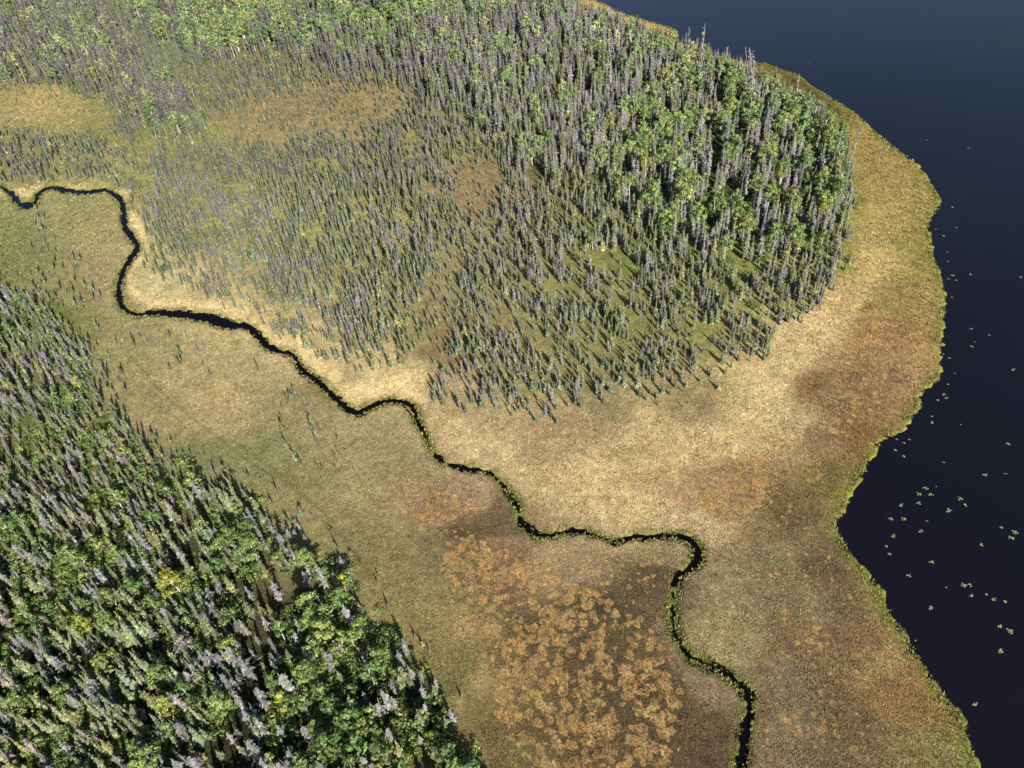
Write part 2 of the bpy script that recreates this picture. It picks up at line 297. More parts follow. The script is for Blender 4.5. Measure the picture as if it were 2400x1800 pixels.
GK = 0.56                       # reading on the photograph -> albedo
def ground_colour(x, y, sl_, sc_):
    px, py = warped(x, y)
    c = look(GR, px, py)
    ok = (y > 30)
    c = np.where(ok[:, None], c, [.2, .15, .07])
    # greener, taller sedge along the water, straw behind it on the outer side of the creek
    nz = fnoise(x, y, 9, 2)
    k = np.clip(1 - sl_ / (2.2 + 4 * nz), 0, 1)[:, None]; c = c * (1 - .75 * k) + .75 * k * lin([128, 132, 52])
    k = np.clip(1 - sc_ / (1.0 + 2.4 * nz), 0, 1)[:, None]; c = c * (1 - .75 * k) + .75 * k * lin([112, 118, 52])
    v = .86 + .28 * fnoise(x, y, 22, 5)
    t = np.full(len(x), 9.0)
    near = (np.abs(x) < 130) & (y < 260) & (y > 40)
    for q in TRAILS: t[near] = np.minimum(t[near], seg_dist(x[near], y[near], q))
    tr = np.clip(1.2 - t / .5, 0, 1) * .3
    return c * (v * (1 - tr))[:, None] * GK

# ---------------------------------------------------------------- the ground, one sheet with the creek bed and lake bed cut into it
def axis(a, b, step, far, n):
    core = np.arange(a, b + step / 2, step); g = np.geomspace(step, far, n).cumsum(); g *= far / g[-1]
    return np.concatenate([a - g[::-1], core, b + g])
gx = axis(-330, 330, .62, 6000, 30)
_g = np.geomspace(1.1, 6000, 30).cumsum(); _g *= 6000 / _g[-1]
gy = np.concatenate([40 - _g[::-1], np.arange(40, 230, .5), np.arange(230, 350, .75), np.arange(350, 561, 1.1), 561 + _g])
X, Y = [a.ravel() for a in np.meshgrid(gx, gy)]
# distance to water: coarse first, exact only near the edges
cxs, cys = np.arange(-340, 346, 6.0), np.arange(34, 576, 6.0); CXg, CYg = [a.ravel() for a in np.meshgrid(cxs, cys)]
cl, ck = water_sdf(CXg, CYg)
def coarse(a, x, y):
    a = a.reshape(len(cys), len(cxs)); u = np.clip((x - cxs[0]) / 6, 0, len(cxs) - 1.001); v = np.clip((y - cys[0]) / 6, 0, len(cys) - 1.001)
    i, j = u.astype(int), v.astype(int); p, q = u - i, v - j
    return (a[j, i] * (1 - p) + a[j, i + 1] * p) * (1 - q) + (a[j + 1, i] * (1 - p) + a[j + 1, i + 1] * p) * q
def fast_sdf(x, y):
    l, k = coarse(cl, x, y), coarse(ck, x, y)
    out = (x < -335) | (x > 335) | (y < 38) | (y > 565)
    m = (np.abs(l) < 9) | out; l[m] = water_sdf_one(x[m], y[m], lake_poly)
    m = (np.abs(k) < 9) & ~out; k[m] = water_sdf_one(x[m], y[m], creek_poly)
    k[out] = 50.0
    return l, k
def water_sdf_one(x, y, poly):
    d = seg_dist(x, y, poly, True); return np.where(inside(x, y, poly), -d, d)
SL, SK = fast_sdf(X, Y)
rag = np.clip((fnoise(X, Y, 2.0, 1, 2) - .5) * 2.6, -1, 1)
def height(x, y, l, k, rag):
    s = np.minimum(l + rag * 1.2, k - .32 + rag * .95)
    return np.clip(s * .8, -1.4, .42) + np.where(s > .4, (fnoise(x, y, 5, 4) - .5) * .16, 0)
Zg = height(X, Y, SL, SK, rag)
nx, ny = len(gx), len(gy)
idx = np.arange(nx * ny).reshape(ny, nx)
Q = np.stack([idx[:-1, :-1], idx[:-1, 1:], idx[1:, 1:], idx[1:, :-1]], -1).reshape(-1, 4)
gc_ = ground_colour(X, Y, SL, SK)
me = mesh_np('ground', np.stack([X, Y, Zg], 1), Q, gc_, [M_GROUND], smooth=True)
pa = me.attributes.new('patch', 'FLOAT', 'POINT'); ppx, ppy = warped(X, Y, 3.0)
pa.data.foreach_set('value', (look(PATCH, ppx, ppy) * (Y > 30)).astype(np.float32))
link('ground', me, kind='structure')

def flat(name, poly, z, mat):
    bm_me = bpy.data.meshes.new(name); bm_me.from_pydata([(float(x), float(y), z) for x, y in poly], [], [tuple(range(len(poly)))]); bm_me.materials.append(mat); bm_me.update()
    return link(name, bm_me, kind='structure')
def grow_quads(cl_px, half_px):
    t = np.gradient(cl_px, axis=0); t /= np.linalg.norm(t, axis=1)[:, None]; n_ = np.stack([-t[:, 1], t[:, 0]], 1)
    a, b = cl_px + n_ * half_px, cl_px - n_ * half_px
    return at(a[:, 0], a[:, 1]), at(b[:, 0], b[:, 1])
# lake: a flat sheet a few metres larger than its shore (the bank covers the edge)
lk = shore.copy(); tg = np.gradient(lk, axis=0); tg /= np.linalg.norm(tg, axis=1)[:, None]
lk = lk + np.stack([tg[:, 1], -tg[:, 0]], 1) * 2.5
flat('lake', np.vstack([lk, [[lk[-1, 0] + 30, -400], [4000, -600], [4000, 5000], [lk[0, 0] + 900, 5000], [lk[0, 0] + 60, lk[0, 1] + 400]]]), 0.0, M_LAKE)
# creek: one flat sheet under its bed, wider than the channel
x0, x1 = creek_poly[:, 0].min() - 5, creek_poly[:, 0].max() + 5
ys = creek_poly[:, 1]
nS = 60
cm = at(cc[:, 0], cc[:, 1]); order = np.arange(len(cm))
V = [];
from math import hypot
cells = set()
for (x, y) in creek_poly:
    for dx in (-6, 0, 6):
        for dy in (-6, 0, 6): cells.add((int((x + dx) // 6), int((y + dy) // 6)))
vid = {}; VV = []; FF = []
for (i, j) in sorted(cells):
    f = []
    for (a, b) in ((i, j), (i + 1, j), (i + 1, j + 1), (i, j + 1)):
        if (a, b) not in vid: vid[(a, b)] = len(VV); VV.append((a * 6.0, b * 6.0, 0.0))
        f.append(vid[(a, b)])
    FF.append(f)
link('creek', mesh_np('creek', VV, FF, None, [M_CREEK]), kind='structure')

# ---------------------------------------------------------------- plant prototypes: unit height, triangles, per-vertex tint, part 0 = wood, 1 = crown
class Proto:
    def __init__(s): s.V, s.T, s.C, s.M = [], [], [], []
    def quad(s, a, b, c, d, col, m, col2=None):
        i = len(s.V); s.V += [a, b, c, d]; s.C += [col, col, col2 or col, col2 or col]; s.T += [(i, i + 1, i + 2), (i, i + 2, i + 3)]; s.M += [m, m]
    def tri(s, a, b, c, col, m, col2=None):
        i = len(s.V); s.V += [a, b, c]; s.C += [col, col, col2 or col]; s.T.append((i, i + 1, i + 2)); s.M.append(m)
    def tube(s, pts, rad, col, m, n=5):
        i0 = len(s.V)
        for (x, y, z), r in zip(pts, rad):
            for k in range(n):
                a = 2 * math.pi * k / n; s.V.append((x + r * math.cos(a), y + r * math.sin(a), z)); s.C.append(col)
        for q in range(len(pts) - 1):
            for k in range(n):
                a, b = i0 + q * n + k, i0 + q * n + (k + 1) % n
                s.T += [(a, b, b + n), (a, b + n, a + n)]; s.M += [m, m]
    def done(s):
        s.V, s.T, s.C, s.M = np.array(s.V, float), np.array(s.T), np.array(s.C, float), np.array(s.M); return s
def jit(c, a):
    k = 1 + random.uniform(-a, a); return tuple(max(0, v * k * (1 + random.uniform(-.06, .06))) for v in c)
def branch(p, z, az, L, drop, wid, col, m, col2=None, bend=.5, z0=None):
    """a drooping spray: two quads bent along its length"""
    ca, sa = math.cos(az), math.sin(az); px_, py_ = -sa * wid, ca * wid
    P = lambda t, h, w: ((ca * t + px_ * w, sa * t + py_ * w, z + h), (ca * t - px_ * w, sa * t - py_ * w, z + h))
    a1, a2 = P(0, 0, .35); b1_, b2_ = P(L * .55, drop * bend, 1.0); c1, c2_ = P(L, drop, .25)
    p.quad(a1, a2, b2_, b1_, col, m); p.quad(b1_, b2_, c2_, c1, col, m, col2)
GREEN = (.158, .176, .090); GREEND = (.108, .124, .066); GREY = (.143, .146, .134); PALE = (.36, .34, .31)
def spruce(seed, w, levels, per, club=0.0, live=.25):
    random.seed(seed); p = Proto(); lx, ly = random.uniform(-.02, .02), random.uniform(-.02, .02)
    p.tube([(0, 0, 0), (lx * .5, ly * .5, .5), (lx, ly, 1)], (.013, .008, .002), (.16, .14, .125), 0, 4)
    p.tube([(0, 0, .06), (lx * .3, ly * .3, .3), (lx * .6, ly * .6, .6), (lx * .9, ly * .9, .9)], (w * .45, w * .5, w * .34, w * .06), (.075, .085, .045), 1, 5)  # dark inner cone, added to block light and deepen the tree's shadow
    for i in range(levels):
        t = (i + random.uniform(-.3, .3)) / levels; z = .05 + .93 * max(0, t)
        r = w * ((1 - t) ** .75 * .95 + .08) * random.uniform(.75, 1.2)
        if club and t > .8: r = max(r, w * .45 * (1 - (t - .8) * 3.5))
        dead = t < live
        for k in range(per):
            az = random.uniform(0, 6.283); L = r * random.uniform(.65, 1.15)
            if dead: branch(p, z, az, L * .9, -L * .25, L * .16, jit(GREY, .25), 1)
            else:
                g = jit(GREEN if random.random() < .7 else GREEND, .3)
                branch(p, z, az, L, -L * random.uniform(.15, .65), L * random.uniform(.3, .5), g, 1, tuple(v * 1.15 for v in g), .25)
    for k in range(3): branch(p, .93, random.uniform(0, 6.28), .02, .07, .012, jit(GREEN, .2), 1)
    return p.done()
def dead_spruce(seed, w, levels, per, width=.022, core=.0):
    random.seed(seed); p = Proto(); lx, ly = random.uniform(-.05, .05), random.uniform(-.05, .05)
    p.tube([(0, 0, 0), (lx * .4, ly * .4, .5), (lx, ly, 1)], (.014, .009, .003), (.26, .24, .225), 0, 4)
    if core: p.tube([(0, 0, .1), (lx * .3, ly * .3, .35), (lx * .9, ly * .9, .85)], (w * core, w * core * .8, w * .05), (.085, .08, .078), 1, 5)  # dark core added among the twigs to stop light and cast darker shade
    for i in range(levels):
        t = (i + random.random()) / levels; z = .08 + .9 * t
        gap = .55 + .45 * math.sin(t * (5 + seed % 5) + seed) + .25 * math.sin(t * 17 + seed * 2)
        if seed % 4 == 3 and t > .72: continue
        r = w * ((1 - t) ** .6 * .9 + .1) * random.uniform(.5, 1.25) * max(.3, .6 + .55 * gap)
        for k in range(per):
            az = random.uniform(0, 6.283); L = r * random.uniform(.5, 1.2); c = jit(GREY, .3)
            branch(p, z, az, L, -L * random.uniform(.1, .7), width * random.uniform(.5, 1.1), c, 1, None, .2)
    return p.done()
def snag(seed, w, levels):
    random.seed(seed); p = Proto(); lx, ly = random.uniform(-.05, .05), random.uniform(-.05, .05)
    p.tube([(0, 0, 0), (lx * .3, ly * .3, .4), (lx * .7, ly * .7, .8), (lx, ly, 1)], (.009, .007, .0045, .002), (.26, .245, .235), 0, 6)
    for i in range(levels):
        t = random.random(); z = .3 + .68 * t; r = w * ((1 - t) ** .5 * .8 + .2) * random.uniform(.4, 1.2); az = random.uniform(0, 6.283)
        branch(p, z, az, r, r * random.uniform(-.8, .2), .011, jit(GREY, .2), 1, None, .3)
        if random.random() < .5: branch(p, z, az + .4, r * .6, -r * .4, .009, jit(GREY, .2), 1, None, .3)
    return p.done()
LEAF = (.148, .208, .060); LEAF2 = (.108, .164, .048); LEAFY = (.188, .224, .066)
def leaf(p, c, nrm, s, col, m=1):
    n_ = np.array(nrm) + np.random.normal(0, .38, 3); n_ /= np.linalg.norm(n_) + 1e-9
    u = np.cross(n_, np.random.normal(0, 1, 3)); u /= np.linalg.norm(u) + 1e-9; v = np.cross(n_, u)
    u, v = u * s * random.uniform(.6, 1.2), v * s * random.uniform(.5, 1.0); c = np.array(c)
    p.quad(tuple(c - u), tuple(c - v * .8 + u * .1), tuple(c + u), tuple(c + v + u * .05), col, m)
def birch(seed, wide, lobes, per, ls, trunk=True):
    random.seed(seed); np.random.seed(seed); p = Proto()
    lx, ly = random.uniform(-.06, .06), random.uniform(-.06, .06); wh = (.48, .46, .42)
    if trunk: p.tube([(0, 0, 0), (lx * .3, ly * .3, .35), (lx * .8, ly * .8, .7), (lx, ly, .9)], (.014, .012, .007, .003), wh, 0, 6)
    for q in range(lobes):
        t = (q + .5) / lobes; a = q * 2.4 + random.uniform(-.5, .5); z = .38 + .52 * t + random.uniform(-.05, .05)
        rr = wide * (1 - .75 * max(0, t - .35)) * random.uniform(.35, .8) * (0.2 if q == lobes - 1 else 1)
        c = np.array([lx * z + math.cos(a) * rr, ly * z + math.sin(a) * rr, z])
        if trunk: p.tube([(lx * z * .8, ly * z * .8, z - .16), tuple((c + [lx * z, ly * z, z - .1]) / 2), tuple(c)], (.006, .004, .002), wh, 0, 4)
        R3 = np.array([1, 1, .8]) * wide * random.uniform(.38, .62) * (1 - .35 * t); tone = random.uniform(.8, 1.2)
        for k in range(per):
            d = np.random.normal(0, 1, 3); d /= np.linalg.norm(d)
            if d[2] < -.3 and random.random() < .6: d[2] *= -1
            col = jit(LEAF if random.random() < .6 else (LEAFY if random.random() < .5 else LEAF2), .25)
            leaf(p, c + d * R3 * random.uniform(.55, 1.08), d, ls, tuple(v * tone for v in col))
    return p.done()
def bush(seed, lobes, per, ls):
    random.seed(seed); np.random.seed(seed); p = Proto()
    for k in range(5):
        a = random.uniform(0, 6.28); p.tube([(0, 0, 0), (.25 * math.cos(a), .25 * math.sin(a), .55)], (.02, .008), (.17, .14, .10), 0, 3)
    for q in range(lobes):
        a = random.uniform(0, 6.28); rr = random.uniform(.1, .55); c = np.array([math.cos(a) * rr, math.sin(a) * rr, random.uniform(.3, .75)]); tone = random.uniform(.75, 1.25)
        for k in range(per):
            d = np.random.normal(0, 1, 3); d /= np.linalg.norm(d); d[2] = abs(d[2]) if random.random() < .7 else d[2]
            leaf(p, c + d * np.array([.34, .34, .28]) * random.uniform(.5, 1.1), d, ls, tuple(v * tone for v in jit(LEAF if random.random() < .55 else LEAF2, .3)))
    return p.done()

# ---------------------------------------------------------------- where trees stand
def Zp(*pts): return list(pts)
FIELDS = ('dens', 'hmin', 'hmax', 'dead', 'birch', 'bush')
F = {k: np.zeros((RH, RW)) for k in FIELDS}; F['hmin'] += 3; F['hmax'] += 5
def paint(pts, soft=2, **kw):
    z_ = zone(pts, soft)
    for k, v in kw.items(): F[k] = F[k] * (1 - z_) + v * z_
paint(Zp((-300,250),(0,390),(110,385),(220,375),(290,415),(320,500),(350,560),(400,610),(490,650),(600,720),(680,760),(760,785),(860,800),(940,800),(960,860),(1060,880),(1160,888),(1300,858),(1420,865),(1540,805),(1640,745),(1720,690),(1770,640),(1810,580),(1830,500),(1850,440),(1840,340),(1820,290),(1740,225),(1660,175),(1600,150),(1500,120),(1440,90),(1330,50),(1260,0),(1200,-170),(-300,-170)), 1, dens=21, hmin=2.6, hmax=7.2, dead=.36)
paint(Zp((330,350),(480,320),(700,330),(860,300),(960,420),(960,560),(860,660),(700,640),(520,560),(400,500)), 5, dens=27, hmin=3.0, hmax=7.6, dead=.42)
paint(Zp((880,640),(1100,640),(1350,740),(1560,700),(1680,660),(1760,600),(1800,620),(1700,720),(1560,820),(1420,880),(1300,870),(1160,900),(1040,890),(950,870),(930,800)), 3, dens=19, hmin=2.4, hmax=6.2, dead=.34)
paint(Zp((300,560),(420,560),(640,680),(880,760),(860,820),(700,780),(480,660),(340,600)), 3, dens=18, hmin=2.2, hmax=6.0)
paint(Zp((-300,170),(0,185),(120,190),(200,215),(250,260),(235,300),(120,300),(0,290),(-300,280)), 3, dens=2.6, hmin=1.3, hmax=3.2)
paint(Zp((-100,300),(110,300),(230,325),(230,376),(110,385),(0,388),(-100,388)), 2, dens=12, hmin=3.5, hmax=7.5, dead=.45)
paint(Zp((225,300),(330,300),(330,400),(290,415),(225,375)), 2, dens=8, hmin=2.5, hmax=6)
paint(Zp((420,265),(520,235),(640,195),(760,190),(900,215),(860,270),(700,300),(560,312),(440,312)), 3, dens=12, hmin=1.4, hmax=4.2)
paint(Zp((160,-170),(260,60),(330,140),(430,220),(430,300),(340,290),(240,215),(150,185),(0,175),(-300,160),(-300,-170)), 2, dens=9.5, hmin=8.5, hmax=14.5, dead=.75, birch=.9, bush=8)
paint(Zp((640,130),(760,95),(900,60),(1050,40),(1240,30),(1340,60),(1440,100),(1500,140),(1420,250),(1360,330),(1250,340),(1200,400),(1130,400),(1080,310),(980,250),(900,195),(800,170),(650,150)), 2, dens=11, hmin=7.5, hmax=14, dead=.72, birch=.7, bush=4)
paint(Zp((150,-170),(250,15),(330,95),(420,135),(640,125),(760,95),(900,65),(1050,45),(1240,35),(1220,-170)), 2, dens=3.2, hmin=10, hmax=15, dead=.8, birch=4.2, bush=12)
paint(Zp((1320,80),(1440,100),(1560,140),(1660,185),(1750,245),(1815,310),(1835,400),(1800,500),(1740,570),(1640,580),(1520,580),(1440,530),(1330,440),(1260,360),(1330,300),(1380,230),(1430,150)), 2, dens=5.0, hmin=8, hmax=13.5, dead=.8, birch=2.4, bush=12)
paint(Zp((1100,410),(1260,420),(1430,550),(1640,590),(1740,580),(1790,590),(1690,660),(1540,690),(1400,710),(1200,670),(1050,560)), 4, dens=14, hmin=3.2, hmax=8.2, dead=.42, birch=.15, bush=.6)
paint(Zp((990,350),(1075,325),(1090,420),(1060,500),(1000,480)), 2, dens=7, hmin=2, hmax=4.5)
paint(Zp((930,520),(1010,540),(1005,640),(980,790),(890,800),(900,700),(930,620)), 2, dens=13, hmin=1.8, hmax=4.5)
paint(Zp((-400,545),(0,560),(110,620),(190,690),(262,780),(300,850),(350,920),(420,985),(520,1035),(620,1085),(700,1140),(770,1200),(840,1290),(905,1375),(960,1450),(1010,1525),(1060,1610),(1100,1700),(1000,1700),(700,1350),(300,1150),(-400,800)), 2, dens=4.5, hmin=1.8, hmax=5, dead=.2, birch=0, bush=1.0)
paint(Zp((-400,590),(0,620),(60,640),(120,690),(180,750),(240,815),(262,870),(310,940),(350,1000),(400,1060),(330,1110),(200,1090),(0,1060),(-400,1010)), 3, dens=17, hmin=3, hmax=7.6, dead=.34, birch=.3, bush=14)
paint(Zp((-400,1010),(0,1060),(200,1090),(330,1100),(400,1050),(480,1060),(560,1120),(650,1165),(720,1225),(790,1310),(860,1385),(925,1460),(985,1540),(1030,1610),(1080,1690),(1160,1900),(-400,1900)), 2, dens=12, hmin=4.5, hmax=11, dead=.4, birch=1.0, bush=30)
paint(Zp((470,1190),(600,1170),(700,1220),(790,1315),(855,1385),(920,1465),(985,1550),(1050,1660),(1130,1850),(560,1850),(560,1500),(480,1350)), 2, dens=5.5, hmin=5, hmax=11, dead=.66, birch=2.9, bush=32)
paint(Zp((270,700),(560,765),(575,830),(400,800),(280,745)), 1, dens=5, hmin=1.8, hmax=5.2, dead=.2)
paint(Zp((575,830),(660,860),(780,1000),(765,1080),(650,1035),(590,930)), 1, dens=5, hmin=1.8, hmax=5.2, dead=.2)
paint(Zp((60,470),(140,500),(230,650),(200,700),(120,620),(60,540)), 1, dens=5, hmin=2, hmax=6, dead=.3)
paint(Zp((20,420),(110,425),(160,470),(60,480)), 1, dens=5, hmin=1.8, hmax=4.5, dead=.3)

STEP = 1.0
tx, ty = [a.ravel() for a in np.meshgrid(np.arange(-420, 330, STEP), np.arange(38, 640, STEP))]
tx = tx + rng.uniform(-.5, .5, len(tx)) * STEP; ty = ty + rng.uniform(-.5, .5, len(ty)) * STEP
tpx, tpy = pix(tx, ty)
keep = (tpx > -200) & (tpx < 2500) & (tpy > -110) & (tpy < 2000)
tx, ty, tpx, tpy = tx[keep], ty[keep], tpx[keep], tpy[keep]
wpx, wpy = warped(tx, ty, 3.5)
P = {k: look(F[k], wpx, wpy) for k in FIELDS}
clump = np.clip((fnoise(tx, ty, 9, 6, 2) - .5) * 2.6 + 1.0, .15, 2.0)
clumpb = np.clip((fnoise(tx, ty, 13, 2, 2) - .5) * 4.5 + 1.0, .03, 2.4)
area = STEP * STEP / 100
u = rng.random(len(tx))
pb = P['birch'] * area * clumpb; pc = P['dens'] * area * clump; pu = P['bush'] * area * clumpb
kind = np.where(u < pb, 1, np.where(u < pb + pc, 2, np.where(u < pb + pc + pu, 3, 0)))
sel = kind > 0
tx, ty, kind, clump = tx[sel], ty[sel], kind[sel], clump[sel]; P = {k: v[sel] for k, v in P.items()}
sl1, sk1 = fast_sdf(tx, ty)
ok = (np.minimum(sl1 - 2.5, sk1 - 2.2) > 0); tx, ty, kind, clump = tx[ok], ty[ok], kind[ok], clump[ok]; P = {k: v[ok] for k, v in P.items()}
n = len(tx)
hh = P['hmin'] + (P['hmax'] - P['hmin']) * rng.beta(1.1, 1.5, n)
isdead = rng.random(n) < np.clip(P['dead'] + (fnoise(tx, ty, 18, 1, 2) - .5) * .9, .03, .97)
tz = np.full(n, .40)
TREE = {'spruce': (kind == 2) & ~isdead, 'dead': (kind == 2) & isdead, 'birch': kind == 1, 'bush': kind == 3}
hh = np.where(kind == 1, P['hmax'] * rng.uniform(.55, .95, n), hh)
hh = np.where(kind == 3, rng.uniform(.9, 2.6, n), hh)
epx, epy = pix(tx, ty, .4); fpx, fpy = pix(tx, ty, .4 + hh)
plen = np.hypot(fpx - epx, fpy - epy)
inframe = (np.minimum(epx, fpx) > 2) & (np.maximum(epx, fpx) < 2398) & (fpy > 2) & (epy < 1797)
anyframe = (epx > -30) & (epx < 2430) & (epy > -5) & (fpy < 1805)
dens_here = P['dens']; birch_here = P['birch']

def emit(name, label_, cat, sel_idx, protos, tints, mats, wvar=(.85, 1.2), uniform_w=None):
    """the trees that show smallest, as one mesh"""
    VS, TS, CS, MS, off = [], [], [], [], 0
    pick = rng.integers(0, len(protos), len(sel_idx))
    for q, p in enumerate(protos):
        ii = sel_idx[pick == q]
        if not len(ii): continue
        a = rng.uniform(0, 6.283, len(ii)); s = hh[ii]; wv = s * rng.uniform(*wvar, len(ii)) if uniform_w is None else s * uniform_w
        c_, s_ = np.cos(a), np.sin(a)
        x = p.V[:, 0][None] * (wv * c_)[:, None] - p.V[:, 1][None] * (wv * s_)[:, None]
        y = p.V[:, 0][None] * (wv * s_)[:, None] + p.V[:, 1][None] * (wv * c_)[:, None]
        z = p.V[:, 2][None] * s[:, None]
        le = rng.normal(0, .025, (len(ii), 2))
        V_ = np.stack([x + tx[ii][:, None] + z * le[:, :1], y + ty[ii][:, None] + z * le[:, 1:], z + tz[ii][:, None] - .05], -1)
        tn_ = tints(ii)
        C_ = p.C[None] * tn_[:, None, :]
        nv = len(p.V)
        T_ = p.T[None] + (np.arange(len(ii)) * nv)[:, None, None] + off
        VS.append(V_.reshape(-1, 3)); CS.append(C_.reshape(-1, 3)); TS.append(T_.reshape(-1, 3)); MS.append(np.tile(p.M, len(ii))); off += nv * len(ii)
    me_ = mesh_np(name, np.concatenate(VS), np.concatenate(TS), np.concatenate(CS), mats, np.concatenate(MS))
    return link(name, me_, kind='stuff', label=label_, category=cat)

def split(p, mats, name):
    """a prototype's wood and crown as two meshes"""
    out = []
    for m, nm in ((0, name[0]), (1, name[1])):
        T_ = p.T[p.M == m]
        if not len(T_): out.append(None); continue
        used, inv = np.unique(T_, return_inverse=True)
        out.append(mesh_np(nm, p.V[used], inv.reshape(-1, 3), p.C[used], [mats[m]]))
    return out

def spruce_tint(ii):
    k = rng.random(len(ii)); v = rng.uniform(.75, 1.25, len(ii))
    c = np.where((k < .12)[:, None], [.9, 1.02, 1.18], np.where((k < .3)[:, None], [1.15, 1.05, .8], [1.0, 1.0, 1.0]))
    return c * v[:, None]
def dead_tint(ii):
    k = rng.random(len(ii)); v = rng.uniform(.7, 1.25, len(ii))
    c = np.where((k < .2)[:, None], [1.08, .98, .95], np.where((k < .4)[:, None], [.95, 1.02, .9], [1, .98, 1.03])); return c * (v * np.where((epx[ii] > 1330) & (epy[ii] < 640), 1.15, np.where((epx[ii] < 1000) & (epy[ii] < 420), .75, 1.0)))[:, None]
def birch_tint(ii):
    k = rng.random(len(ii)); v = rng.uniform(.75, 1.25, len(ii))
    c = np.where((k < .06)[:, None], [1.5, 1.2, .75], np.where((k < .3)[:, None], [1.3, 1.12, 1.1], np.where((k < .55)[:, None], [.72, .86, .85], [1, 1, 1])))
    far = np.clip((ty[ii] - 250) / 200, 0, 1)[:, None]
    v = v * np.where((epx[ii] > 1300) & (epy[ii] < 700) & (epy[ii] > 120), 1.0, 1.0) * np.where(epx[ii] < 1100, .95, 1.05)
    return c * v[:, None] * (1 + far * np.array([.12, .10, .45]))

SP_L = [spruce(10 + i, w * 1.2, 11, 4, c, lv) for i, (w, c, lv) in enumerate([(.12, 0, .2), (.10, .5, .3), (.135, 0, .1), (.09, .6, .35), (.115, .3, .25), (.15, 0, .05)])]
DS_L = [dead_spruce(30 + i, w * 1.45, 14, 6, .028, .42) for i, w in enumerate([.09, .075, .11, .065, .10])]
BI_L = [birch(50 + i, w, 7, 34, .042) for i, w in enumerate([.27, .31, .23, .29])]
BU_L = [bush(70 + i, 6, 16, .13) for i in range(4)]
SP_H = [spruce(110 + i, w, 22, 6, c, lv) for i, (w, c, lv) in enumerate([(.115, 0, .2), (.10, .5, .3), (.135, 0, .12), (.09, .6, .35), (.12, .3, .25), (.15, 0, .05), (.105, 0, .4), (.13, .4, .2)])]
DS_H = [dead_spruce(130 + i, w, 34, 8, .011, .22) for i, w in enumerate([.10, .085, .12, .07, .11, .095, .13, .08])]
BI_H = [birch(150 + i, w, 10, 62, .032) for i, w in enumerate([.25, .29, .21, .27, .32, .23, .28, .26])]
BU_H = [bush(170 + i, 8, 30, .10) for i in range(6)]

# ---------------------------------------------------------------- individual trees with trunk and crown
def where_phrase(x, y, i):
    if epy[i] / D > 590 and epx[i] / D < 1150 and epy[i] / D > 400 + .72 * epx[i] / D: return 'in lower forest'
    if epx[i] / D > 1280 and epy[i] / D < 600: return 'on lake point'
    if epy[i] / D < 200: return 'in top forest'
    return 'in bog forest'
def pos_phrase(i, f=.55):
    x = epx[i] * (1 - f) + fpx[i] * f; y = epy[i] * (1 - f) + fpy[i] * f
    return '%.1f%% across, %.1f%% down photo' % (x / 24.0, y / 18.0)
def place(root_name, part_names, meshes, i, tint, cat, label_, group, lean=.025, wv=1.0, rot=None, h=None, xyz=None):
    e = bpy.data.objects.new(root_name, None); COL.objects.link(e)
    h = hh[i] if h is None else h
    e.location = (tx[i], ty[i], tz[i] - .05) if xyz is None else xyz
    e.rotation_euler = (random.gauss(0, lean), random.gauss(0, lean), random.uniform(0, 6.283) if rot is None else rot)
    e.scale = (h * wv, h * wv, h); e.empty_display_size = .1
    e['label'] = label_; e['category'] = cat; e['group'] = group
    for nm, me_ in zip(part_names, meshes):
        if me_ is None: continue
        o = bpy.data.objects.new(nm, me_); COL.objects.link(o); o.parent = e
        o.color = (*(tint if nm in ('crown', 'foliage') else (1, 1, 1)), 1)
    return e
def size_word(i, ii):
    r = (hh[ii] < hh[i]).mean(); return 'tall' if r > .66 else ('short' if r < .3 else 'medium')
MEADOW = np.maximum.reduce([zone(q, 0) for q in ([(250,690),(590,750),(590,845),(380,810),(260,755)], [(560,820),(670,850),(800,1000),(780,1090),(640,1040),(580,930)], [(50,460),(150,490),(240,650),(200,700),(110,610),(50,540)], [(10,410),(120,415),(170,470),(60,490)])])
LONE = (look(MEADOW, epx, epy) > .5) & (TREE['spruce'] | TREE['dead'])
def choose(mask, cap):
    ii = np.nonzero(mask & inframe & ~LONE)[0]; return ii[np.argsort(-plen[ii])][:cap]
rest = np.ones(n, bool)
SPM, DSM, BIM, BUM = [], [], [], []
for p in SP_H: SPM.append(split(p, (M_BARK, M_NEEDLE), ('spruce_trunk', 'spruce_crown')))
for p in DS_H: DSM.append(split(p, (M_BARK, M_TWIG), ('dead_trunk', 'dead_crown')))
for p in BI_H: BIM.append(split(p, (M_BARK, M_LEAF), ('birch_trunk', 'birch_crown')))
for p in BU_H: BUM.append(split(p, (M_BARK, M_LEAF), ('bush_stems', 'bush_foliage')))
def build(mask, cap, root, parts, meshes, tintf, cat, words_, group, wvar):
    ii = choose(mask, cap); tt = tintf(ii)
    for q, i in enumerate(ii):
        k = random.randrange(len(meshes)); rest[i] = False
        lab = '%s %s %s, %s' % (size_word(i, ii), words_(tt[q], k), where_phrase(tx[i], ty[i], i), pos_phrase(i))
        place(root, parts, meshes[k], i, tt[q], cat, lab, group, wv=random.uniform(*wvar))
def spruce_words(t, k):
    r = t[2] / t[0]; return ('blue-grey spruce' if r > 1.3 else 'yellowish green spruce' if r < .8 else 'pale grey-green spruce' if t[0] > 1 else 'dull green spruce')
def dead_words(t, k): return 'pale grey dead spruce' if t[0] > 1.05 else ('dark grey dead spruce' if t[0] < .85 else 'grey dead spruce')
def birch_words(t, k):
    r = t[0] / t[1]; return 'yellow-leaved birch' if r > 1.3 else ('light green birch' if t[0] > 1.05 else 'dark green birch' if t[0] < .8 else 'green birch')
def bush_words(t, k): return 'light green bush' if t[0] > 1.05 else ('dark green bush' if t[0] < .85 else 'green bush')
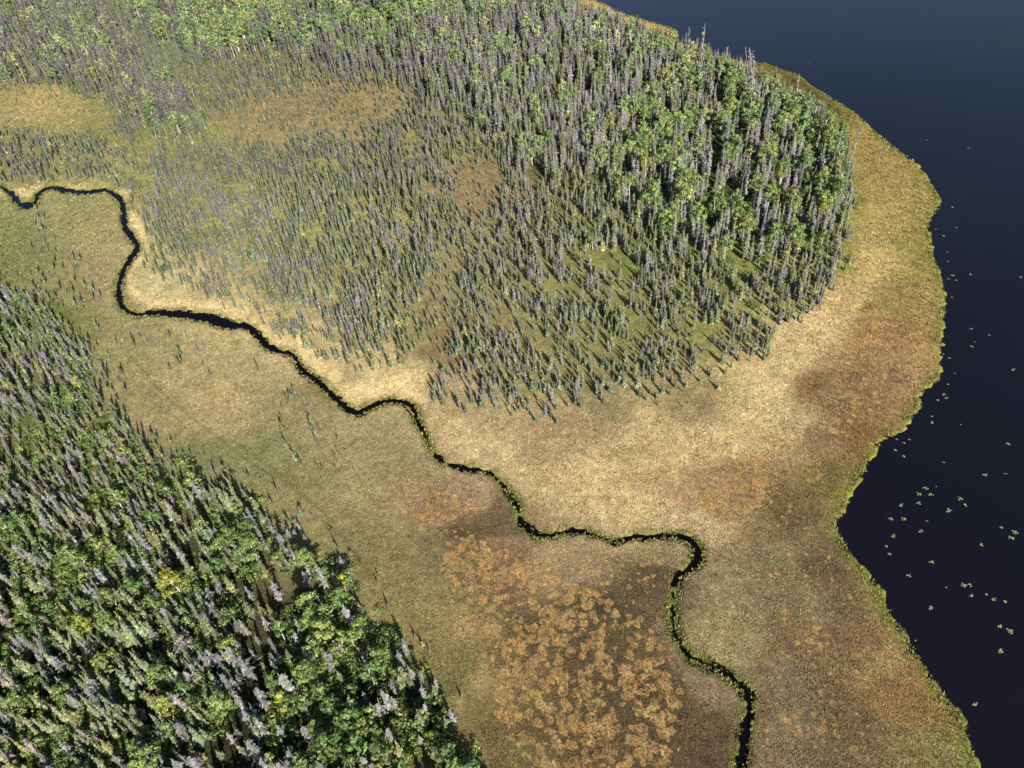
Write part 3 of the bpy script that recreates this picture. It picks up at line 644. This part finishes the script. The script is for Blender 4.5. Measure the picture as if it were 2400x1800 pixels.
build(TREE['spruce'], 300, 'spruce_tree', ('trunk', 'crown'), SPM, spruce_tint, 'spruce', spruce_words, 'live spruces of the forest', (.85, 1.2))
build(TREE['dead'], 300, 'dead_spruce', ('trunk', 'crown'), DSM, dead_tint, 'dead tree', dead_words, 'dead grey spruces of the forest', (.85, 1.25))
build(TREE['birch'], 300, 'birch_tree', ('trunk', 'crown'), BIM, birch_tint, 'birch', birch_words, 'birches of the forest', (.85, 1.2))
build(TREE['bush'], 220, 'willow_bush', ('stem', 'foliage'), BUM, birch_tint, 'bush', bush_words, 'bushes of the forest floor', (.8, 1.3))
# small spruces standing apart in the open meadow
lone = np.nonzero(LONE & anyframe)[0]; lt = spruce_tint(lone)
for q, i in enumerate(lone):
    rest[i] = False
    if TREE['dead'][i]:
        place('dead_sapling', ('trunk', 'crown'), DSM[random.randrange(len(DSM))], i, lt[q], 'small dead tree', 'small grey dead spruce in open meadow, ' + pos_phrase(i), 'small trees in the meadow')
    else:
        place('bog_spruce', ('trunk', 'crown'), SPM[random.randrange(len(SPM))], i, lt[q] * .8, 'small spruce', 'small grey-green spruce in open meadow, ' + pos_phrase(i), 'small trees in the meadow', wv=random.uniform(1.1, 1.7))
# the rest, too many to name one by one
rest &= ~LONE
emit('spruce_stand', 'thousands of small grey-green spruces covering the bog', 'spruces', np.nonzero(rest & TREE['spruce'])[0], SP_L, spruce_tint, (M_BARK, M_NEEDLE), (1.0, 1.7))
emit('dead_stand', 'thousands of grey dead spruces among the live ones', 'dead trees', np.nonzero(rest & TREE['dead'])[0], DS_L, dead_tint, (M_BARK, M_TWIG), (1.0, 1.6))
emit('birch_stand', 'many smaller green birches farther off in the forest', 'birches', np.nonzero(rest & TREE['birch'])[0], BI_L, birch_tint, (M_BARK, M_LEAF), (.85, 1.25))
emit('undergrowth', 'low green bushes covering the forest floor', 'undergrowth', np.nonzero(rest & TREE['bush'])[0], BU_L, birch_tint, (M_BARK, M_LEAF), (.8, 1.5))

# ---------------------------------------------------------------- bare snags on the lake point (photo pixels of base and tip)
SNAGS = [(1639,185,1650,67,'tallest bare grey snag at the lake shore, its tip standing against the lake'), (1612,135,1615,70,'bare grey snag with a tufted tip just beside the tallest shore snag'),
         (1697,175,1703,115,'bare grey snag with a forked broken top above the shore sedge'), (1757,250,1757,122,'bare grey snag standing as one of a close pair at the shore'),
         (1768,258,1764,120,'straight bare snag close beside another near the shore'), (1862,268,1872,180,'thin bare snag leaning towards the lake at the forest edge'),
         (1905,268,1910,228,'short thin bent snag at the forest edge by the shore'), (1930,322,1950,272,'pale bare trunk leaning out over the shore meadow'),
         (1985,388,2016,308,'grey snag leaning towards the lake from the forest corner'), (1803,335,1806,255,'bare grey snag rising from the birches behind the shore'),
         (1845,415,1853,365,'pale bare snag with drooping twigs among dark bushes'), (1690,405,1697,345,'pale grey snag with spreading roots among the birches'),
         (1775,330,1782,290,'short bare snag between two green birches'), (1660,160,1668,118,'slender bare snag at the shore beyond the tallest one'), (1735,200,1737,135,'bare tip of a snag standing over the shore bushes')]
SN = [split(snag(300 + i, .10 + .02 * (i % 3), 46 + 6 * (i % 4)), (M_BARK, M_TWIG), ('snag_trunk', 'snag_crown')) for i in range(5)]
for q, (bx, by, ex, ey, lab) in enumerate(SNAGS):
    b = at(bx, by, .4)
    hs = np.linspace(2, 30, 300); qx, qy = pix(np.full(300, b[0]), np.full(300, b[1]), .4 + hs); k = np.argmin(abs(qy - ey)); h = hs[k] * 1.12
    e = place('bare_snag', ('trunk', 'crown'), SN[q % 5], 0, (1.05, 1.03, 1.03), 'snag', lab, 'bare snags on the lake point', lean=.0, wv=1.0, h=h, xyz=(b[0], b[1], .38))
    e.rotation_euler = (0, (ex - qx[k]) / FPX * 400 / h, 0)
# lone trees on the open ground
for bx, by, h, nm, lab in ((1256, 988, 5.2, 0, 'lone dark spruce standing in the meadow below the bog forest'), (1200, 975, 3.6, 0, 'small thin spruce beside the lone dark one in the meadow'), (1600, 955, 2.4, 0, 'small grey-green spruce at the outer edge of the bog forest'),
                           (1668, 868, 3.0, 0, 'small bushy blue-grey spruce at the right edge of the bog'), (2005, 490, 4.0, 0, 'small spruce standing apart on the lakeside meadow')):
    b = at(bx, by, .4); place('bog_spruce', ('trunk', 'crown'), SPM[3 + nm], 0, (.8, .85, .85), 'small spruce', lab, 'small trees in the meadow', h=h, xyz=(b[0], b[1], .38), wv=1.3)

# a few trees that stand out
for bx, by, h, rn, ms, tint, cat, lab, grp in ((1594, 412, 10.5, 'spruce_tree', SPM[5], (.62, .98, 1.7), 'spruce', 'bushy blue-grey spruce standing among green birches on the lake point', 'live spruces of the forest'),
        (428, 1392, 10, 'birch_tree', BIM[4], (1.75, 1.3, .7), 'birch', 'broad bright yellow birch among dead spruces in the lower forest', 'birches of the forest'),
        (446, 1530, 8, 'bare_tree', BIM[1], (1.35, .92, 2.6), 'dead tree', 'round leafless grey crown among dead spruces in the lower forest', 'bare broadleaf trees'),
        (1545, 305, 12, 'birch_tree', BIM[2], (1.35, 1.15, .9), 'birch', 'slim light green birch at the inner edge of the lake point wood', 'birches of the forest')):
    b = at(bx, by, .4); place(rn, ('trunk', 'crown'), ms, 0, tint, cat, lab, grp, h=h, xyz=(b[0], b[1], .36), wv=1.35 if cat == 'spruce' else 1.15)

# ---------------------------------------------------------------- fallen trunks
def log_mesh(seed):
    random.seed(seed); p = Proto(); p.tube([(0, 0, 0), (.5, .02, .02), (1, -.01, .05)], (.014, .011, .004), (.42, .40, .37), 0, 6)
    for k in range(6): branch(p, .01, random.uniform(-.4, .4), random.uniform(.3, .9), .1, .01, GREY, 0)
    p.done(); v = p.V[:, [0, 1, 2]]; return mesh_np('fallen_trunk', v, p.T, p.C, [M_BARK])
LM = [log_mesh(400 + i) for i in range(3)]
for q, (bx, by, a, h, lab) in enumerate(((745, 1020, 2.2, 6, 'pale fallen trunk lying in the meadow beside small spruces'), (545, 1590, .6, 9, 'long pale trunk lying across the birches of the lower forest'), (230, 1435, 2.4, 8, 'pale fallen trunk among dead spruces, in the lower left forest'),
                                         (1845, 610, 1.2, 5, 'pale fallen trunk at the bog edge near the lakeside meadow'), (1180, 335, .5, 6, 'fallen trunk between the grey trees above the bog'))):
    b = at(bx, by, .6); o = link('fallen_log', LM[q % 3], label=lab, category='log', group='fallen trunks'); o.location = (b[0], b[1], .55); o.rotation_euler = (0, -.05, a); o.scale = (h, h, h)

# ---------------------------------------------------------------- grass of the meadow and sedge along the water
def tufts(name, label_, cat, x, y, z, size, col, blades, spread):
    nT = len(x); VS = np.zeros((nT, blades, 3, 3), np.float32); CS = np.zeros((nT, blades, 3, 3), np.float32)
    for b in range(blades):
        a = rng.uniform(0, 6.283, nT); ln = size * rng.uniform(.6, 1.25, nT); wdt = size * rng.uniform(.14, .3, nT); ou = rng.uniform(.35, 1.1, nT) * ln * spread
        bx, by = x + np.cos(a) * size * .15, y + np.sin(a) * size * .15
        VS[:, b, 0] = np.stack([bx - np.sin(a) * wdt, by + np.cos(a) * wdt, z], 1); VS[:, b, 1] = np.stack([bx + np.sin(a) * wdt, by - np.cos(a) * wdt, z], 1)
        VS[:, b, 2] = np.stack([bx + np.cos(a) * ou, by + np.sin(a) * ou, z + ln * .7], 1)
        v = rng.uniform(.75, 1.2, nT)[:, None]; CS[:, b, 0] = col * v * .85; CS[:, b, 1] = col * v * .85; CS[:, b, 2] = col * v * 1.2
    V_ = VS.reshape(-1, 3); T_ = np.arange(len(V_)).reshape(-1, 3)
    return link(name, mesh_np(name, V_, T_, CS.reshape(-1, 3), [M_GRASS]), kind='stuff', label=label_, category=cat)
nC = 330000
u0, v0 = rng.uniform(-60, 2460, nC), rng.uniform(0, 1840, nC) ** 1.0
g0 = at(u0, v0, .4); qx, qy = g0[:, 0], g0[:, 1]
l0, k0 = fast_sdf(qx, qy)
dn = look(F['dens'], u0, v0); bs = look(F['bush'], u0, v0)
keepg = (np.minimum(l0, k0) > .35) & (rng.random(nC) < np.where(bs > 3, .3, np.where(dn > 2, .55, 1.0)))
qx, qy, l0, k0 = qx[keepg], qy[keepg], l0[keepg], k0[keepg]
dist = np.sqrt(qx ** 2 + qy ** 2 + H * H)
cg = ground_colour(qx, qy, l0, k0) * 1.12
tone = 1 + (rng.random(len(qx)) - .5) * 1.0
tufts('grass', 'straw and green sedge tufts covering the open bog meadow', 'grass', qx, qy, np.full(len(qx), .36), np.clip(dist / 420, .35, 1.1) * rng.uniform(.5, 1.1, len(qx)), (cg * tone[:, None]).astype(np.float32), 4, 1.0)
# banks
def along(poly, per_m, lo, hi):
    a = poly; b = np.roll(poly, -1, 0); L_ = np.hypot(*(b - a).T); L_[L_ > 30] = 0
    n_ = int(L_.sum() * per_m); q = rng.choice(len(a), n_, p=L_ / L_.sum()); t = rng.random(n_)
    p = a[q] + (b[q] - a[q]) * t[:, None]; r = rng.uniform(0, 6.283, n_); d = rng.uniform(lo, hi, n_)
    p = p + np.stack([np.cos(r), np.sin(r)], 1) * np.abs(d)[:, None]; return p[:, 0], p[:, 1]
sx, sy = along(creek_poly, 7, 0, 1.5); s2x, s2y = along(lake_poly, 9, 0, 2.4)
sx, sy = np.concatenate([sx, s2x]), np.concatenate([sy, s2y]); l0, k0 = fast_sdf(sx, sy); s0 = np.minimum(l0, k0)
m = (s0 > -.2) & (s0 < 1.7) & (sy < 640) & (rng.random(len(sx)) < np.clip((fnoise(sx, sy, 7, 4, 2) - .36) * 4, .1, 1)); sx, sy, s0 = sx[m], sy[m], s0[m]
cs = np.where((rng.random(len(sx)) < .6)[:, None], lin([165, 158, 92]), lin([112, 124, 50])) * GK * rng.uniform(.8, 1.25, len(sx))[:, None]
tufts('bank_sedge', 'taller yellow-green sedge fringing the creek and the lake shore', 'sedge', sx, sy, np.clip(s0 * .7, .02, .4), rng.uniform(.35, .85, len(sx)), cs.astype(np.float32), 6, .8)

# ---------------------------------------------------------------- water lilies: one plant with its floating leaves each
LILY = [(2000 + x / 5.53, 1100 + y / 5.53, c) for x, y, c in [(1707,70,6),(935,242,6),(855,322,8),(1000,325,6),(852,440,5),(625,462,5),(1392,380,8),(1447,463,4),(1238,534,8),(485,642,6),(650,642,7),(955,672,2),(877,800,6),(527,865,5),(432,995,3),(466,1093,3),(1925,752,3),(2095,812,8),(2052,890,7),(1660,978,4),(1020,1205,5),(718,1377,4),(1432,1500,9),(1510,1500,4),(1538,1635,5),(1980,60,2),(1065,222,1),(1198,1535,1),(1718,1620,1)]]
LILY += [(1600 + x / K, 600 + y / K, c) for x, y, c in [(1752,125,5),(1725,148,2),(1775,158,2),(1868,117,3),(2188,138,4),(1745,268,2),(1720,35,2),(1868,472,4),(1988,512,3),(1872,585,3),(1732,662,2),(1765,762,2),(1722,832,2),(2143,737,5),(1695,897,5),(1708,920,4),(1655,933,3),(1615,1040,2),(1617,1080,4),(1388,1190,2),(1432,1210,3),(1470,1190,2),(1378,1257,3),(1435,1298,4),(2110,1217,5),(1692,1337,2),(1800,1092,1),(1890,556,1),(1245,1297,2)]]
LILY += [(1600 + x / K, 1200 + y / K, c) for x, y, c in [(1610,620,5),(2018,565,5),(2090,577,3),(2055,740,5),(2120,772,9),(2060,900,6),(1897,1245,5),(1505,835,1),(1965,535,1)]]
LILY += [(1600 + x / K, y / K, c) for x, y, c in [(275,128,1),(180,170,2),(827,415,2),(1585,910,2),(1852,960,2),(1748,1340,3),(1690,1530,4),(1642,1485,2),(1775,1477,2),(1717,1632,2)]]
def lily(seed, c):
    random.seed(seed); p = Proto(); pts = []
    for k in range(c):
        r = .24 * math.sqrt(k + .3) * random.uniform(.7, 1.25); a = k * 2.4 + random.uniform(-.6, .6); pts.append((r * math.cos(a) * 1.2, r * math.sin(a), random.uniform(.15, .24)))
    for (x, y, r) in pts:
        a0 = random.uniform(0, 6.28); z = random.uniform(.012, .035); col = jit((.19, .22, .10), .25); i0 = len(p.V)
        p.V.append((x, y, z)); p.C.append(col)
        for q in range(10):
            a = a0 + .25 + (6.283 - .5) * q / 9; p.V.append((x + r * 1.15 * math.cos(a), y + r * math.sin(a), z + random.uniform(-.004, .01))); p.C.append(col)
        for q in range(9): p.T.append((i0, i0 + 1 + q, i0 + 2 + q)); p.M.append(0)
        p.tube([(x, y, z - .01), (x * .4, y * .4, -.5)], (.012, .012), (.1, .1, .05), 0, 3)
    p.done(); return mesh_np('water_lily', p.V, p.T, p.C, [M_PAD])
for q, (lx, ly, c) in enumerate(LILY):
    b = at(lx, ly, .02)
    word = 'large patch of' if c > 6 else ('patch of' if c > 3 else 'few' if c > 1 else 'single')
    o = link('water_lily', lily(500 + q, c), label='%s floating lily %s on dark lake, %.1f%% across, %.1f%% down photo' % (word, 'pads' if c > 1 else 'pad', lx / 24, ly / 18), category='water lily', group='water lilies on the lake')
    o.location = (b[0], b[1], 0.0); s = .85 + .35 * min(1, max(0, (b[1] - 150) / 300)); o.scale = (s, s, 1)
print('TREES', n, {k: int(v.sum()) for k, v in TREE.items()}, 'lone', len(lone))
